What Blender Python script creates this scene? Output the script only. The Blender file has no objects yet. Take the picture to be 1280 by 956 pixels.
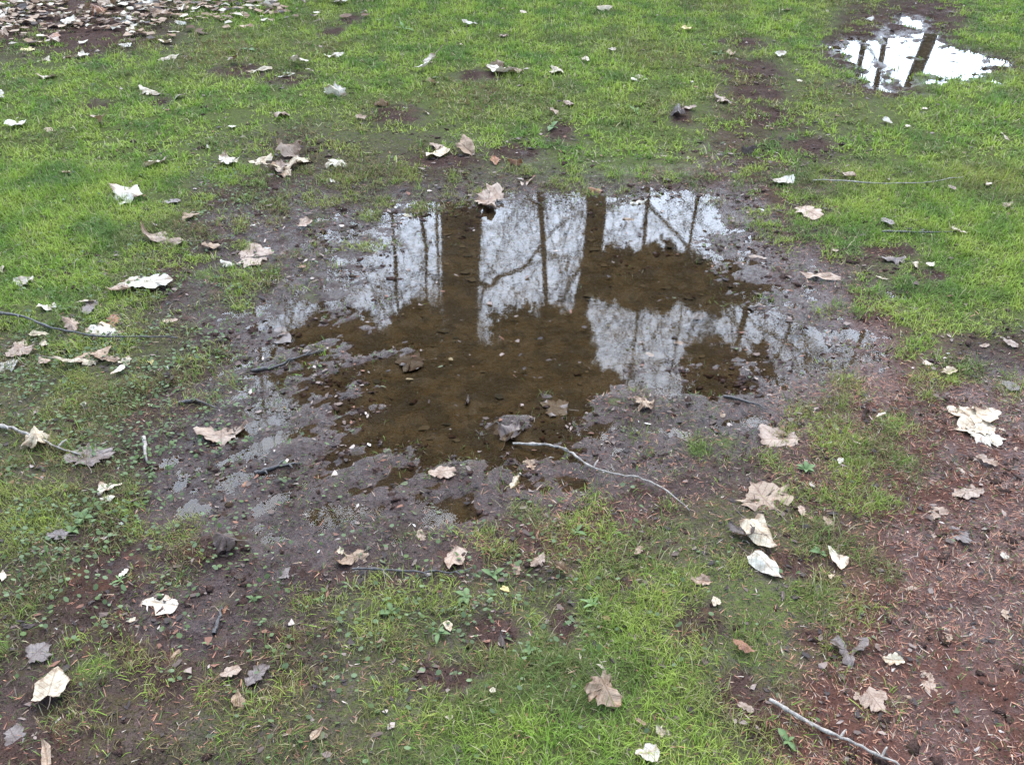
import bpy, math, random
import numpy as np
from mathutils import Vector, Matrix

# ------------------------------------------------------------------ camera, sky, sun, exposure
SC = bpy.context.scene
COL = SC.collection
R = math.radians
CAM_H, PITCH, FPX = 1.5, R(34.5), 1155.0
cd = bpy.data.cameras.new('camera'); cam = bpy.data.objects.new('camera', cd); COL.objects.link(cam)
cam.location = (0, 0, CAM_H); cam.rotation_euler = (R(90) - PITCH, 0, 0)
cd.sensor_width = 36.0; cd.lens = 36.0 * FPX / 1280.0; cd.clip_start = 0.05; cd.clip_end = 2000
SC.camera = cam

SUN_EL, SUN_AZ = R(53), R(5)           # overcast: the bright part of the sky lies ahead, above the trees
W = bpy.data.worlds.new('World'); SC.world = W; W.use_nodes = True
wn = W.node_tree.nodes; wl = W.node_tree.links
sky = wn.new('ShaderNodeTexSky'); sky.sky_type = 'NISHITA'; sky.sun_disc = False
sky.sun_elevation = SUN_EL; sky.sun_rotation = SUN_AZ
sky.air_density = 1.0; sky.dust_density = .8; sky.ozone_density = 1.5
bg = wn['Background']; bg.inputs['Strength'].default_value = 0.10
wl.new(sky.outputs[0], bg.inputs['Color'])
sl = bpy.data.lights.new('sun', 'SUN'); sl.energy = 1.5; sl.angle = R(92); sl.color = (.82, .91, 1.0)
so = bpy.data.objects.new('sun', sl); COL.objects.link(so)
sd = Vector((math.sin(SUN_AZ) * math.cos(SUN_EL), math.cos(SUN_AZ) * math.cos(SUN_EL), math.sin(SUN_EL)))
so.rotation_euler = (-sd).to_track_quat('-Z', 'Y').to_euler()
vs = SC.view_settings; vs.view_transform = 'Standard'; vs.look = 'None'; vs.gamma = 1.0; vs.exposure = 2.68
SC.cycles.use_denoising = True; SC.cycles.adaptive_threshold = .006
SC.cycles.max_bounces = 8; SC.cycles.transparent_max_bounces = 12
SC.cycles.caustics_reflective = False; SC.cycles.caustics_refractive = False

# ------------------------------------------------------------------ maths helpers
rng = np.random.default_rng(7); random.seed(7)
cp_, sp_ = math.cos(PITCH), math.sin(PITCH)

def p2w(px, py, z=0.0):                 # a point of the ground plane seen at a photograph position
    u = (px - 640.0) / FPX; v = (478.0 - py) / FPX
    up = v * cp_ - sp_; fw = cp_ + v * sp_
    t = (z - CAM_H) / up
    return u * t, fw * t

def w2p(x, y):                          # ground point -> authoring map position
    x = np.asarray(x, float); y = np.maximum(np.asarray(y, float), 0.3)
    d = y * cp_ + CAM_H * sp_
    return 640.0 + FPX * x / d, 478.0 - FPX * (y * sp_ - CAM_H * cp_) / d

def mpp(px, py):                        # metres per map unit at that ground point
    x, y = p2w(px, py)
    return math.sqrt(x * x + y * y + CAM_H * CAM_H) / math.sqrt(FPX * FPX + (px - 640) ** 2 + (py - 478) ** 2)

_perm = np.random.default_rng(3).permutation(512).astype(np.int64)
_ga = np.random.default_rng(4).uniform(0, 2 * np.pi, 512)
_gx, _gy = np.cos(_ga), np.sin(_ga)
def perlin(x, y, seed=0):
    x = np.asarray(x, float) + seed * 17.31; y = np.asarray(y, float) - seed * 9.77
    xi = np.floor(x).astype(np.int64); yi = np.floor(y).astype(np.int64)
    xf = x - xi; yf = y - yi
    def g(ix, iy):
        h = _perm[(_perm[ix & 511] + iy) & 511]
        return _gx[h], _gy[h]
    sx = xf * xf * xf * (xf * (xf * 6 - 15) + 10); sy = yf * yf * yf * (yf * (yf * 6 - 15) + 10)
    a = g(xi, yi); b = g(xi + 1, yi); c = g(xi, yi + 1); d = g(xi + 1, yi + 1)
    n0 = a[0] * xf + a[1] * yf; n1 = b[0] * (xf - 1) + b[1] * yf
    n2 = c[0] * xf + c[1] * (yf - 1); n3 = d[0] * (xf - 1) + d[1] * (yf - 1)
    return ((n0 + sx * (n1 - n0)) + sy * ((n2 + sx * (n3 - n2)) - (n0 + sx * (n1 - n0)))) * 1.5
def fbm(x, y, s, o=3, seed=0):
    t = 0; a = 1; n = 0
    for i in range(o):
        t = t + a * perlin(x * s, y * s, seed + i * 5); n += a; a *= .5; s *= 2.03
    return t / n
def sstep(a, b, x):
    t = np.clip((x - a) / (b - a), 0, 1); return t * t * (3 - 2 * t)

GRASS = np.array([[3,2,4,7,7,8,9,9,9,9,9,8,8,4,4,8],
                  [7,8,8,7,7,7,7,7,8,8,8,5,6,6,7,9],
                  [9,8,7,6,4,5,5,6,6,7,6,4,5,6,8,9],
                  [9,9,6,3,3,3,2,0,0,0,0,1,4,7,8,9],
                  [8,6,3,4,3,2,0,0,0,0,0,0,2,4,7,9],
                  [5,5,5,3,1,0,0,0,0,0,0,0,0,2,5,4],
                  [5,6,3,1,0,0,0,0,0,1,0,0,1,3,2,1],
                  [5,4,2,0,0,0,0,0,1,1,1,3,4,4,1,0],
                  [5,3,2,0,0,2,3,3,3,4,5,5,5,4,0,0],
                  [4,3,2,1,3,5,5,5,5,7,7,6,7,4,0,0],
                  [4,4,3,4,4,5,5,6,8,8,7,7,5,3,0,0],
                  [3,4,4,5,5,5,6,8,9,8,7,6,4,1,0,0]], float) / 9.0
DEAD = np.array([[3,4,2,0,0,0,0,0,0,0,0,0,0,2,2,0],
                 [1,0,0,0,1,1,1,0,0,0,1,3,1,1,1,0],
                 [0,0,1,2,2,3,3,3,2,3,5,4,3,2,0,0],
                 [0,0,2,2,2,2,1,2,1,2,2,3,4,2,1,0],
                 [1,2,2,2,2,1,0,0,0,0,0,2,4,4,2,0],
                 [2,2,2,2,1,0,0,0,0,0,0,1,2,8,6,3],
                 [2,2,2,1,1,0,0,0,0,2,2,2,5,7,5,6],
                 [2,2,1,1,1,1,1,1,3,3,3,3,5,5,6,8],
                 [2,2,2,1,1,2,2,4,5,5,4,4,4,5,7,9],
                 [2,2,2,2,2,2,2,3,3,3,3,3,4,7,8,9],
                 [2,2,3,3,3,3,3,3,2,2,3,3,5,7,9,9],
                 [3,3,3,3,3,3,3,2,2,2,3,3,6,9,9,9]], float) / 9.0
HMM = np.array([[30,30,30,30,30,30,30,30,30,30,30,30,30,30,30,30],
                [30,28,28,28,28,28,28,28,28,28,28,28,28,28,28,30],
                [28,26,25,22,18,18,18,16,14,13,12,14,20,25,28,30],
                [26,22,18,11,6,3,-3,-11,-12,-10,-8,5,13,22,26,30],
                [25,20,13,5,3.5,1,-8,-18,-18,-11,-8,-2,3,11,20,28],
                [20,18,13,5,1,-5,-16,-20,-19,-12,-6,-2,1,4,12,15],
                [20,18,10,5,2,-4,-12,-15,-10,-1,2,2,4,11,13,12],
                [20,15,9,6,4,3,0,1,5,6,7,10,12,14,12,10],
                [20,15,10,7,5,6,8,8,12,13,14,15,15,14,11,9],
                [18,15,11,9,9,12,14,15,15,18,20,20,18,14,10,9],
                [16,16,14,12,12,14,16,18,20,22,22,20,17,14,12,11],
                [14,16,17,17,17,18,20,22,24,24,22,20,16,14,12,12]], float) / 1000.0
HMM = np.where(HMM < 0, HMM * .62, HMM)

def gridmap(G, px, py):
    fx = np.clip(px / 80.0 - .5, 0, 15 - 1e-6); fy = np.clip(py / 79.7 - .5, 0, 11 - 1e-6)
    ix = fx.astype(int); iy = fy.astype(int); tx = fx - ix; ty = fy - iy
    tx = tx * tx * (3 - 2 * tx); ty = ty * ty * (3 - 2 * ty)
    return (G[iy, ix] * (1 - tx) + G[iy, ix + 1] * tx) * (1 - ty) + (G[iy + 1, ix] * (1 - tx) + G[iy + 1, ix + 1] * tx) * ty

def warped(x, y):
    wx = x + fbm(x, y, 3.0, 2, 11) * .07; wy = y + fbm(x, y, 3.0, 2, 23) * .09
    return w2p(wx, wy)

def ell(px, py, rx, ry):                # ground ellipse around a map position
    x, y = p2w(px, py); _, y1 = p2w(px, py - ry); _, y2 = p2w(px, py + ry)
    return x, y, rx * mpp(px, py), (y1 - y2) / 2
FAR = [ell(1165, 68, 50, 36) + (.040,), ell(1120, 82, 34, 26) + (.033,), ell(1066, 66, 40, 20) + (.029,), ell(1090, 104, 30, 14) + (.028,),
       ell(1246, 78, 26, 14) + (.029,), ell(1145, 28, 20, 12) + (.028,), ell(1195, 75, 26, 22) + (.022,)]
SPOT = [ell(1128, 371, 20, 11) + (.016,), ell(350, 408, 20, 10) + (.010,), ell(345, 470, 40, 20) + (.006,), ell(300, 545, 40, 30) + (.004,),
        ell(812, 390, 60, 26) + (.005,), ell(930, 400, 34, 22) + (.006,), ell(860, 270, 34, 18) + (.008,), ell(1040, 440, 60, 36) + (.006,), ell(430, 645, 34, 12) + (.010,), ell(330, 655, 16, 26) + (.009,), ell(240, 640, 30, 12) + (.010,), ell(560, 640, 30, 12) + (.010,),
        ell(880, 480, 30, 12) + (.007,), ell(210, 590, 18, 24) + (.008,), ell(40, 890, 40, 16) + (.012,), ell(1215, 770, 34, 26) + (.008,), ell(1255, 470, 30, 26) + (.010,), ell(705, 600, 30, 14) + (.008,)]
BANK = [ell(645, 528, 34, 13) + (.014,), ell(500, 440, 24, 8) + (.012,), ell(680, 497, 18, 8) + (.010,), ell(575, 590, 34, 16) + (.010,),
        ell(800, 512, 50, 16) + (.010,), ell(960, 345, 40, 12) + (.008,), ell(770, 505, 20, 14) + (.010,), ell(330, 462, 26, 4) + (.012,), ell(350, 585, 34, 4) + (.012,),
        ell(270, 690, 50, 18) + (.014,), ell(850, 150, 16, 10) + (.02,), ell(490, 150, 30, 12) + (.015,)]
TUFTS = [(1113, 532, 26, 1.0), (1130, 580, 30, .8), (905, 556, 18, .9), (872, 566, 22, .8), (120, 842, 34, 1.), (60, 893, 26, .8), (255, 345, 18, .9), (300, 385, 34, .7),
         (385, 375, 24, .7), (195, 250, 40, .8), (768, 505, 14, .7), (585, 205, 26, .8), (640, 300, 0.1, 0), (180, 700, 30, .5), (660, 840, 60, .6), (900, 840, 60, .6), (510, 665, 40, .5),
         (1100, 630, 34, .7), (985, 230, 30, .6), (400, 275, 30, .6), (460, 270, 26, .7), (345, 350, 20, .5), (160, 545, 34, .5), (20, 585, 24, .8), (835, 700, 40, .6)]
BARE = [ell(*a) for a in ((495, 150, 34, 12), (850, 152, 16, 12), (935, 92, 44, 14), (948, 122, 30, 12), (965, 152, 34, 12), (1020, 190, 26, 10), (700, 168, 20, 14), (120, 138, 32, 8), (203, 132, 20, 7),
        (440, 30, 20, 8), (415, 45, 18, 8), (600, 100, 34, 8), (560, 205, 40, 12), (300, 95, 40, 10), (360, 105, 30, 10), (640, 195, 30, 10), (930, 60, 40, 8), (1185, 20, 44, 12), (1060, 70, 44, 22), (1100, 115, 50, 12), (1235, 80, 40, 16), (1130, 40, 60, 14), (1110, 320, 34, 12), (1160, 350, 26, 10),
        (870, 790, 34, 30), (930, 880, 36, 40), (985, 715, 50, 18), (705, 790, 20, 30), (620, 800, 30, 22), (1040, 880, 30, 40), (560, 850, 40, 18), (780, 740, 30, 14), (1010, 800, 24, 16), (690, 905, 24, 14))]
TW = [ell(a, b, c, c * .6) + (d,) for a, b, c, d in TUFTS]
PUD = (sum(([a] for a in FAR), []))

def height(x, y):
    x = np.asarray(x, float); y = np.asarray(y, float)
    px, py = warped(x, y)
    h = gridmap(HMM, px, py)
    gone = sstep(9, 14, np.hypot(x, y - 3))
    for cx, cy, rx, ry, d in FAR + SPOT:
        q = ((x - cx) / rx) ** 2 + ((y - cy) / ry) ** 2 + fbm(x, y, 8, 3, 31) * 1.7
        h = h - d * np.exp(-np.maximum(q, 0) * .9)
    for cx, cy, rx, ry, d in BANK:
        q = ((x - cx) / rx) ** 2 + ((y - cy) / ry) ** 2 + fbm(x, y, 9, 2, 37) * .8
        h = h + d * np.exp(-np.maximum(q, 0))
    g = sstep(.25, .8, gridmap(GRASS, px, py))
    deep = sstep(-.004, -.014, h)
    h = h + fbm(x, y, 5.5, 2, 1) * .006 * (1 - .5 * deep)
    h = h + fbm(x, y, 16, 3, 2) * .0090 * (1 - .45 * deep)
    h = h + fbm(x, y, 42, 2, 3) * .0055 * (1 - .5 * deep)
    a = R(38); u = x * math.cos(a) + y * math.sin(a); v = -x * math.sin(a) + y * math.cos(a)
    lft = sstep(620, 420, px) * sstep(340, 430, py) * (1 - g)
    h = h + fbm(u * .13, v, 15, 2, 5) * .0105 * lft
    h = h + np.abs(fbm(x, y, 24, 3, 43)) * .006 * (1 - deep) - .002
    return h * (1 - gone) + .03 * gone

def cover(x, y):
    px, py = warped(x, y)
    g = gridmap(GRASS, px, py)
    for cx, cy, rx, ry, d in TW:
        q = ((x - cx) / rx) ** 2 + ((y - cy) / ry) ** 2
        g = np.maximum(g, d * np.exp(-q * 1.2))
    for cx, cy, rx, ry in BARE:
        q = ((x - cx) / rx) ** 2 + ((y - cy) / ry) ** 2 + fbm(x, y, 12, 2, 53) * .8
        g = g * (1 - .68 * np.exp(-np.maximum(q, 0) * 1.1))
    h = height(x, y)
    return np.clip(g * sstep(-.010, .005, h), 0, 1)
def deadmap(x, y):
    px, py = warped(x, y); return gridmap(DEAD, px, py)

# ------------------------------------------------------------------ object helpers
def link(o, parent=None):
    COL.objects.link(o)
    if parent is not None: o.parent = parent
    return o
def tag(o, label=None, cat=None, group=None, kind=None):
    if label: o['label'] = label
    if cat: o['category'] = cat
    if group: o['group'] = group
    if kind: o['kind'] = kind
    return o
def mesh_np(name, V, F, mat=None, col=None, smooth=False, attrs=None):
    V = np.asarray(V, np.float32); F = np.asarray(F, np.int32); n = F.shape[1]
    me = bpy.data.meshes.new(name)
    me.vertices.add(len(V)); me.vertices.foreach_set('co', V.ravel())
    me.loops.add(F.size); me.loops.foreach_set('vertex_index', F.ravel())
    me.polygons.add(len(F)); me.polygons.foreach_set('loop_start', np.arange(0, F.size, n, dtype=np.int32))
    me.polygons.foreach_set('use_smooth', np.full(len(F), smooth))
    if col is not None:
        a = me.attributes.new('tint', 'FLOAT_COLOR', 'POINT')
        c4 = np.ones((len(V), 4), np.float32); c4[:, :3] = col; a.data.foreach_set('color', c4.ravel())
    for k, v in (attrs or {}).items():
        a = me.attributes.new(k, 'FLOAT', 'POINT'); a.data.foreach_set('value', np.asarray(v, np.float32))
    me.update(calc_edges=True); me.validate()
    if mat: me.materials.append(mat)
    return me
def obj_np(name, V, F, mat, parent=None, **k):
    return link(bpy.data.objects.new(name, mesh_np(name, V, F, mat, **k)), parent)

class NT:
    def __init__(s, name):
        s.m = bpy.data.materials.new(name); s.m.use_nodes = True; s.t = s.m.node_tree; s.t.nodes.clear()
        s.out = s.t.nodes.new('ShaderNodeOutputMaterial')
    def n(s, typ, ins=None, **props):
        nd = s.t.nodes.new('ShaderNode' + typ)
        for k, v in props.items(): setattr(nd, k, v)
        for k, v in (ins or {}).items():
            if isinstance(v, bpy.types.NodeSocket): s.t.links.new(v, nd.inputs[k])
            else: nd.inputs[k].default_value = v
        return nd
    def noise(s, scale, detail=3, rough=.55, vec=None, dist=0):
        i = {'Scale': scale, 'Detail': detail, 'Roughness': rough, 'Distortion': dist}
        if vec is not None: i['Vector'] = vec
        return s.n('TexNoise', i).outputs['Fac']
    def ramp(s, fac, a, b, lo=0., hi=1.):
        return s.n('MapRange', {'Value': fac, 'From Min': a, 'From Max': b, 'To Min': lo, 'To Max': hi}, interpolation_type='SMOOTHSTEP').outputs[0]
    def mix(s, f, a, b, blend='MIX'):
        nd = s.t.nodes.new('ShaderNodeMix'); nd.data_type = 'RGBA'; nd.blend_type = blend
        for sock, v in ((nd.inputs[0], f), (nd.inputs[6], a), (nd.inputs[7], b)):
            if isinstance(v, bpy.types.NodeSocket): s.t.links.new(v, sock)
            else: sock.default_value = v if not isinstance(v, tuple) else (v + (1,) if len(v) == 3 else v)
        return nd.outputs[2]
    def math(s, op, a, b=0., clamp=False):
        return s.n('Math', {0: a, 1: b}, operation=op, use_clamp=clamp).outputs[0]
    def attr(s, name, out='Fac'):
        return s.n('Attribute', attribute_name=name).outputs[out]
    def done(s, sh):
        s.t.links.new(sh, s.out.inputs['Surface']); return s.m

# ------------------------------------------------------------------ materials
def mat_ground():
    t = NT('wet_mud_and_turf')
    pos = t.n('NewGeometry').outputs['Position']
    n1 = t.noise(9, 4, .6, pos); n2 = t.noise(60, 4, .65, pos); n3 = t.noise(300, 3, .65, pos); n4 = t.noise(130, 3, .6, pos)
    mud = t.mix(t.ramp(n1, .35, .65), (.062, .045, .038), (.110, .085, .073))
    mud = t.mix(t.ramp(n2, .42, .60), mud, (.082, .063, .054))
    mud = t.mix(t.ramp(n2, .58, .70, 0, .6), mud, (.17, .14, .12))
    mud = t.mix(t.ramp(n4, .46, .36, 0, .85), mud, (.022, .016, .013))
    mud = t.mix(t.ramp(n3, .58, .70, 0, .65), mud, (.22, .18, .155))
    mud = t.mix(t.ramp(n3, .45, .34, 0, .8), mud, (.020, .015, .013))  # dark crevices: occlusion shade the bump can't give, put into the mud colour
    n6 = t.noise(26, 4, .65, pos, .6); n7 = t.noise(18, 3, .6, t.n('VectorMath', {0: pos, 1: (7.3, 2.1, 0)}, operation='ADD').outputs[0])
    mud = t.mix(t.ramp(n6, .56, .70, 0, .7), mud, (.085, .078, .036))
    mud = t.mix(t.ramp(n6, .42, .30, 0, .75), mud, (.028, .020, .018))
    mud = t.mix(t.ramp(n7, .58, .72, 0, .6), mud, (.135, .075, .050))
    turf = t.mix(n2, (.040, .050, .012), (.125, .150, .036))
    turf = t.mix(t.ramp(n4, .50, .62, 0, .7), turf, (.075, .055, .036))
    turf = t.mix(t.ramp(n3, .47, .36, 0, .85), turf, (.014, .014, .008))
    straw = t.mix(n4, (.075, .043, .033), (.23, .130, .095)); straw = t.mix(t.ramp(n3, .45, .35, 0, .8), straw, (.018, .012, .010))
    c = t.mix(t.ramp(t.math('ADD', t.attr('dead'), t.math('MULTIPLY', t.math('SUBTRACT', n2, .5), .6)), .25, .8, 0, .8), mud, straw)
    c = t.mix(t.ramp(t.math('ADD', t.attr('cover'), t.math('MULTIPLY', t.math('SUBTRACT', n2, .5), .7)), .30, .80, 0, .92), c, turf)
    under = t.attr('under')
    sub = t.mix(n2, (.058, .044, .019), (.110, .086, .042)); sub = t.mix(t.ramp(n6, .50, .36, 0, .8), sub, (.032, .026, .012)); sub = t.mix(t.ramp(n7, .55, .70, 0, .6), sub, (.115, .10, .075))
    sub = t.mix(t.ramp(n1, .56, .42, 0, .75), sub, (.038, .030, .015)); sub = t.mix(t.ramp(n1, .60, .74, 0, .7), sub, (.130, .108, .072))
    sub = t.mix(t.ramp(n4, .46, .36, 0, .7), sub, (.040, .030, .016))
    c = t.mix(under, c, t.mix(1.0, sub, (1.2, 1.3, 1.3), 'MULTIPLY'))
    wet = t.math('ADD', t.attr('wet'), t.math('MULTIPLY', t.math('SUBTRACT', n2, .5), .9), True)
    c = t.mix(t.ramp(t.attr('cover'), .7, .3), c, t.mix(1.0, c, (.60, .45, .40), 'MULTIPLY'))
    c = t.mix(t.math('MULTIPLY', wet, .25), c, t.mix(1.0, c, (.58, .55, .58), 'MULTIPLY'))
    rough = t.ramp(wet, .45, .95, .75, .20)
    spec = t.math('MULTIPLY', t.ramp(wet, .45, .95, .04, .26), t.ramp(t.attr('cover'), .15, .5, 1., .15))
    b1 = t.n('Bump', {'Strength': .8, 'Distance': .010, 'Height': n2}).outputs[0]
    b2 = t.n('Bump', {'Strength': .7, 'Distance': .003, 'Height': n3, 'Normal': b1}).outputs[0]
    p = t.n('BsdfPrincipled', {'Base Color': c, 'Roughness': rough, 'IOR': 1.38, 'Specular IOR Level': spec, 'Specular Tint': (1, .93, .90, 1), 'Normal': b2})
    return t.done(p.outputs[0])

def mat_water():
    t = NT('still_puddle_water')
    pos = t.n('NewGeometry').outputs['Position']
    bump = t.n('Bump', {'Strength': .008, 'Distance': .005, 'Height': t.noise(40, 3, .6, pos)}).outputs[0]
    fr = t.n('Fresnel', {'IOR': 1.33, 'Normal': bump}).outputs[0]
    tr = t.n('BsdfTransparent', {'Color': (.93, .88, .76, 1)})
    gl = t.n('BsdfGlossy', {'Color': (1, 1, 1, 1), 'Roughness': .025, 'Normal': bump})
    return t.done(t.n('MixShader', {0: fr, 1: tr.outputs[0], 2: gl.outputs[0]}).outputs[0])

def mat_tint(name, rough=.5, trans=.3, spec=.4):
    t = NT(name)
    c = t.attr('tint', 'Color')
    p = t.n('BsdfPrincipled', {'Base Color': c, 'Roughness': rough, 'Specular IOR Level': spec})
    tl = t.n('BsdfTranslucent', {'Color': c})
    return t.done(t.n('MixShader', {0: trans, 1: p.outputs[0], 2: tl.outputs[0]}).outputs[0])

def mat_leaf():
    t = NT('dead_leaf')
    oi = t.n('ObjectInfo'); base = oi.outputs['Color']
    uv = t.n('UVMap', uv_map='UVMap').outputs[0]
    sx = t.n('SeparateXYZ', {0: uv}); u = t.math('ABSOLUTE', t.math('SUBTRACT', sx.outputs[0], .5)); v = sx.outputs[1]
    pos = t.n('TexCoord').outputs['Object']
    rnd = t.math('MULTIPLY', oi.outputs['Random'], 40.0)
    vec = t.n('VectorMath', {0: pos, 1: t.n('CombineXYZ', {0: rnd, 1: rnd}).outputs[0]}, operation='ADD').outputs[0]
    n1 = t.noise(3.2, 4, .6, vec); n2 = t.noise(22, 3, .6, vec)
    c = t.mix(t.ramp(n1, .42, .64, 0, .75), base, t.mix(1.0, base, (.55, .44, .34), 'MULTIPLY'))
    c = t.mix(t.ramp(n2, .55, .72, 0, .5), c, t.mix(1.0, c, (.60, .50, .42), 'MULTIPLY'))
    c = t.mix(t.ramp(n2, .30, .22, 0, .8), c, t.mix(1.0, c, (.25, .18, .14), 'MULTIPLY'))
    rim = t.math('ADD', t.attr('rim'), t.math('MULTIPLY', t.math('SUBTRACT', n1, .5), 1.6))
    c = t.mix(t.ramp(rim, .85, 1.15, 0, .75), c, t.mix(1.0, c, (.55, .40, .28), 'MULTIPLY'))
    n5 = t.noise(60, 3, .7, vec); c = t.mix(t.ramp(n5, .52, .68, 0, .55), c, t.mix(1.0, c, (.62, .52, .44), 'MULTIPLY'))
    rib = t.ramp(u, .028, .008, 0, .75)
    side = t.math('ABSOLUTE', t.math('SUBTRACT', t.math('FRACT', t.math('MULTIPLY', t.math('SUBTRACT', v, t.math('MULTIPLY', u, .8)), 6.5)), .5))
    sv = t.ramp(side, .09, .02, 0, .5)
    c = t.mix(t.math('MAXIMUM', rib, sv), c, t.mix(1.0, c, (.62, .50, .40), 'MULTIPLY'))
    bm = t.n('Bump', {'Strength': .5, 'Distance': .003, 'Height': t.math('SUBTRACT', n2, t.math('MAXIMUM', rib, sv))}).outputs[0]
    p = t.n('BsdfPrincipled', {'Base Color': c, 'Roughness': .48, 'Specular IOR Level': .45, 'Normal': bm})
    tl = t.n('BsdfTranslucent', {'Color': c})
    return t.done(t.n('MixShader', {0: .12, 1: p.outputs[0], 2: tl.outputs[0]}).outputs[0])

def mat_bark(name, a, b, sc=14, rough=.8):
    t = NT(name)
    pos = t.n('TexCoord').outputs['Object']
    m = t.n('Mapping', {'Vector': pos, 'Scale': (1, 1, .25)}).outputs[0]
    n1 = t.noise(sc, 5, .65, m); n2 = t.noise(sc * 7, 3, .6, pos)
    c = t.mix(t.ramp(n1, .35, .65), a, b); c = t.mix(t.ramp(n2, .6, .75, 0, .5), c, tuple(x * .45 for x in a))
    bm = t.n('Bump', {'Strength': .8, 'Distance': .01, 'Height': n1}).outputs[0]
    return t.done(t.n('BsdfPrincipled', {'Base Color': c, 'Roughness': rough, 'Normal': bm}).outputs[0])

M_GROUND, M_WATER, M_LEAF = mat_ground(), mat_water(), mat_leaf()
M_GRASS = mat_tint('grass_blades', .6, .35, .12); M_DEB = mat_tint('plant_debris', .65, .1, .2)
M_IVY = mat_tint('dark_evergreen_leaves', .5, .15, .3); M_WEED = mat_tint('weed_leaves', .55, .2, .2)
M_BARK = mat_bark('tree_bark', (.035, .028, .022), (.085, .070, .055), 10)
M_TWIGD = mat_bark('dark_wet_twig', (.030, .022, .018), (.075, .058, .046), 60, .5)
M_TWIGP = mat_bark('pale_twig', (.16, .125, .095), (.34, .28, .22), 60, .6)

# ------------------------------------------------------------------ ground sheet
def axis(parts):
    out = []
    for a, b, s in parts: out += list(np.arange(a, b - 1e-9, s))
    return np.array(out)
far = [3.3 * 1.12 ** k for k in range(1, 46)]
xs = np.concatenate([-np.array(far[::-1]), np.arange(-3.3, 3.3 + 1e-9, .0145), np.array(far)])
ys = axis([(.55, 3.9, .0125), (3.9, 7.4, .021)])
ys = np.concatenate([[-400, -150, -50, -15, -5, -2, -.8, 0, .3, .45], ys, 7.4 + .05 * (1.16 ** np.arange(1, 60) - 1) / .16])
GX, GY = np.meshgrid(xs, ys); gx, gy = GX.ravel(), GY.ravel()
hz = height(gx, gy); cov = cover(gx, gy); dd = deadmap(gx, gy)
nx = len(xs); ii = np.arange(len(gx)).reshape(GX.shape)
F = np.stack([ii[:-1, :-1], ii[:-1, 1:], ii[1:, 1:], ii[1:, :-1]], -1).reshape(-1, 4)
wet = sstep(.026, .004, hz) * .80 + .10
gpx, gpy = w2p(gx, gy)
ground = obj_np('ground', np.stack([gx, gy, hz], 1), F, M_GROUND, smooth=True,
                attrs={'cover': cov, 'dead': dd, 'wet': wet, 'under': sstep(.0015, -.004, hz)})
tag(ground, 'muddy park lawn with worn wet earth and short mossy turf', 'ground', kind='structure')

# ------------------------------------------------------------------ water
def water_sheet(name, pts, label):
    w = [p2w(a, b) for a, b in pts]; V = [(x, y, 0.0) for x, y in w]
    cx = sum(v[0] for v in V) / len(V); cy = sum(v[1] for v in V) / len(V)
    V.append((cx, cy, 0.0)); n = len(pts)
    o = obj_np(name, V, [(n, (i + 1) % n, i) for i in range(n)], M_WATER, smooth=True)
    return tag(o, label, 'puddle', kind='structure')
water_sheet('puddle', [(180, 250), (420, 215), (880, 190), (1010, 260), (1180, 340), (1200, 470), (1100, 560), (830, 580), (640, 660), (420, 720), (200, 680), (120, 560), (130, 380)],
            'wide shallow brown puddle reflecting bare trees and pale sky')
water_sheet('puddle', [(990, 60), (1040, 10), (1150, -5), (1235, 15), (1285, 60), (1290, 105), (1190, 125), (1110, 150), (1030, 130)],
            'small bright puddle in the lawn reflecting white sky and one trunk')

# ------------------------------------------------------------------ leaf meshes
def mirror(h): return h + [(-x, y) for x, y in h[-2::-1] if x > 1e-6]
OUT = {
 'm': mirror([(.03, -.03), (.15, -.12), (.31, -.09), (.25, .04), (.43, .08), (.57, .24), (.48, .27), (.60, .46), (.42, .43), (.27, .38), (.32, .55), (.22, .58), (.21, .74), (.10, .75), (0, .98)]),
 'o': mirror([(.04, 0), (.18, -.03), (.32, .06), (.39, .20), (.39, .36), (.34, .52), (.25, .67), (.14, .82), (0, .98)]),
 'k': mirror([(.03, -.02), (.13, .02), (.21, .10), (.15, .20), (.25, .28), (.30, .38), (.19, .46), (.27, .56), (.29, .66), (.17, .72), (.18, .84), (.09, .94), (0, .98)]),
 'e': mirror([(.03, 0), (.13, .04), (.22, .16), (.26, .34), (.25, .52), (.19, .70), (.11, .86), (0, 1.0)]),
 's': mirror([(.02, 0), (.08, .05), (.13, .18), (.16, .36), (.15, .54), (.12, .70), (.07, .86), (0, 1.0)]),
}
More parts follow.
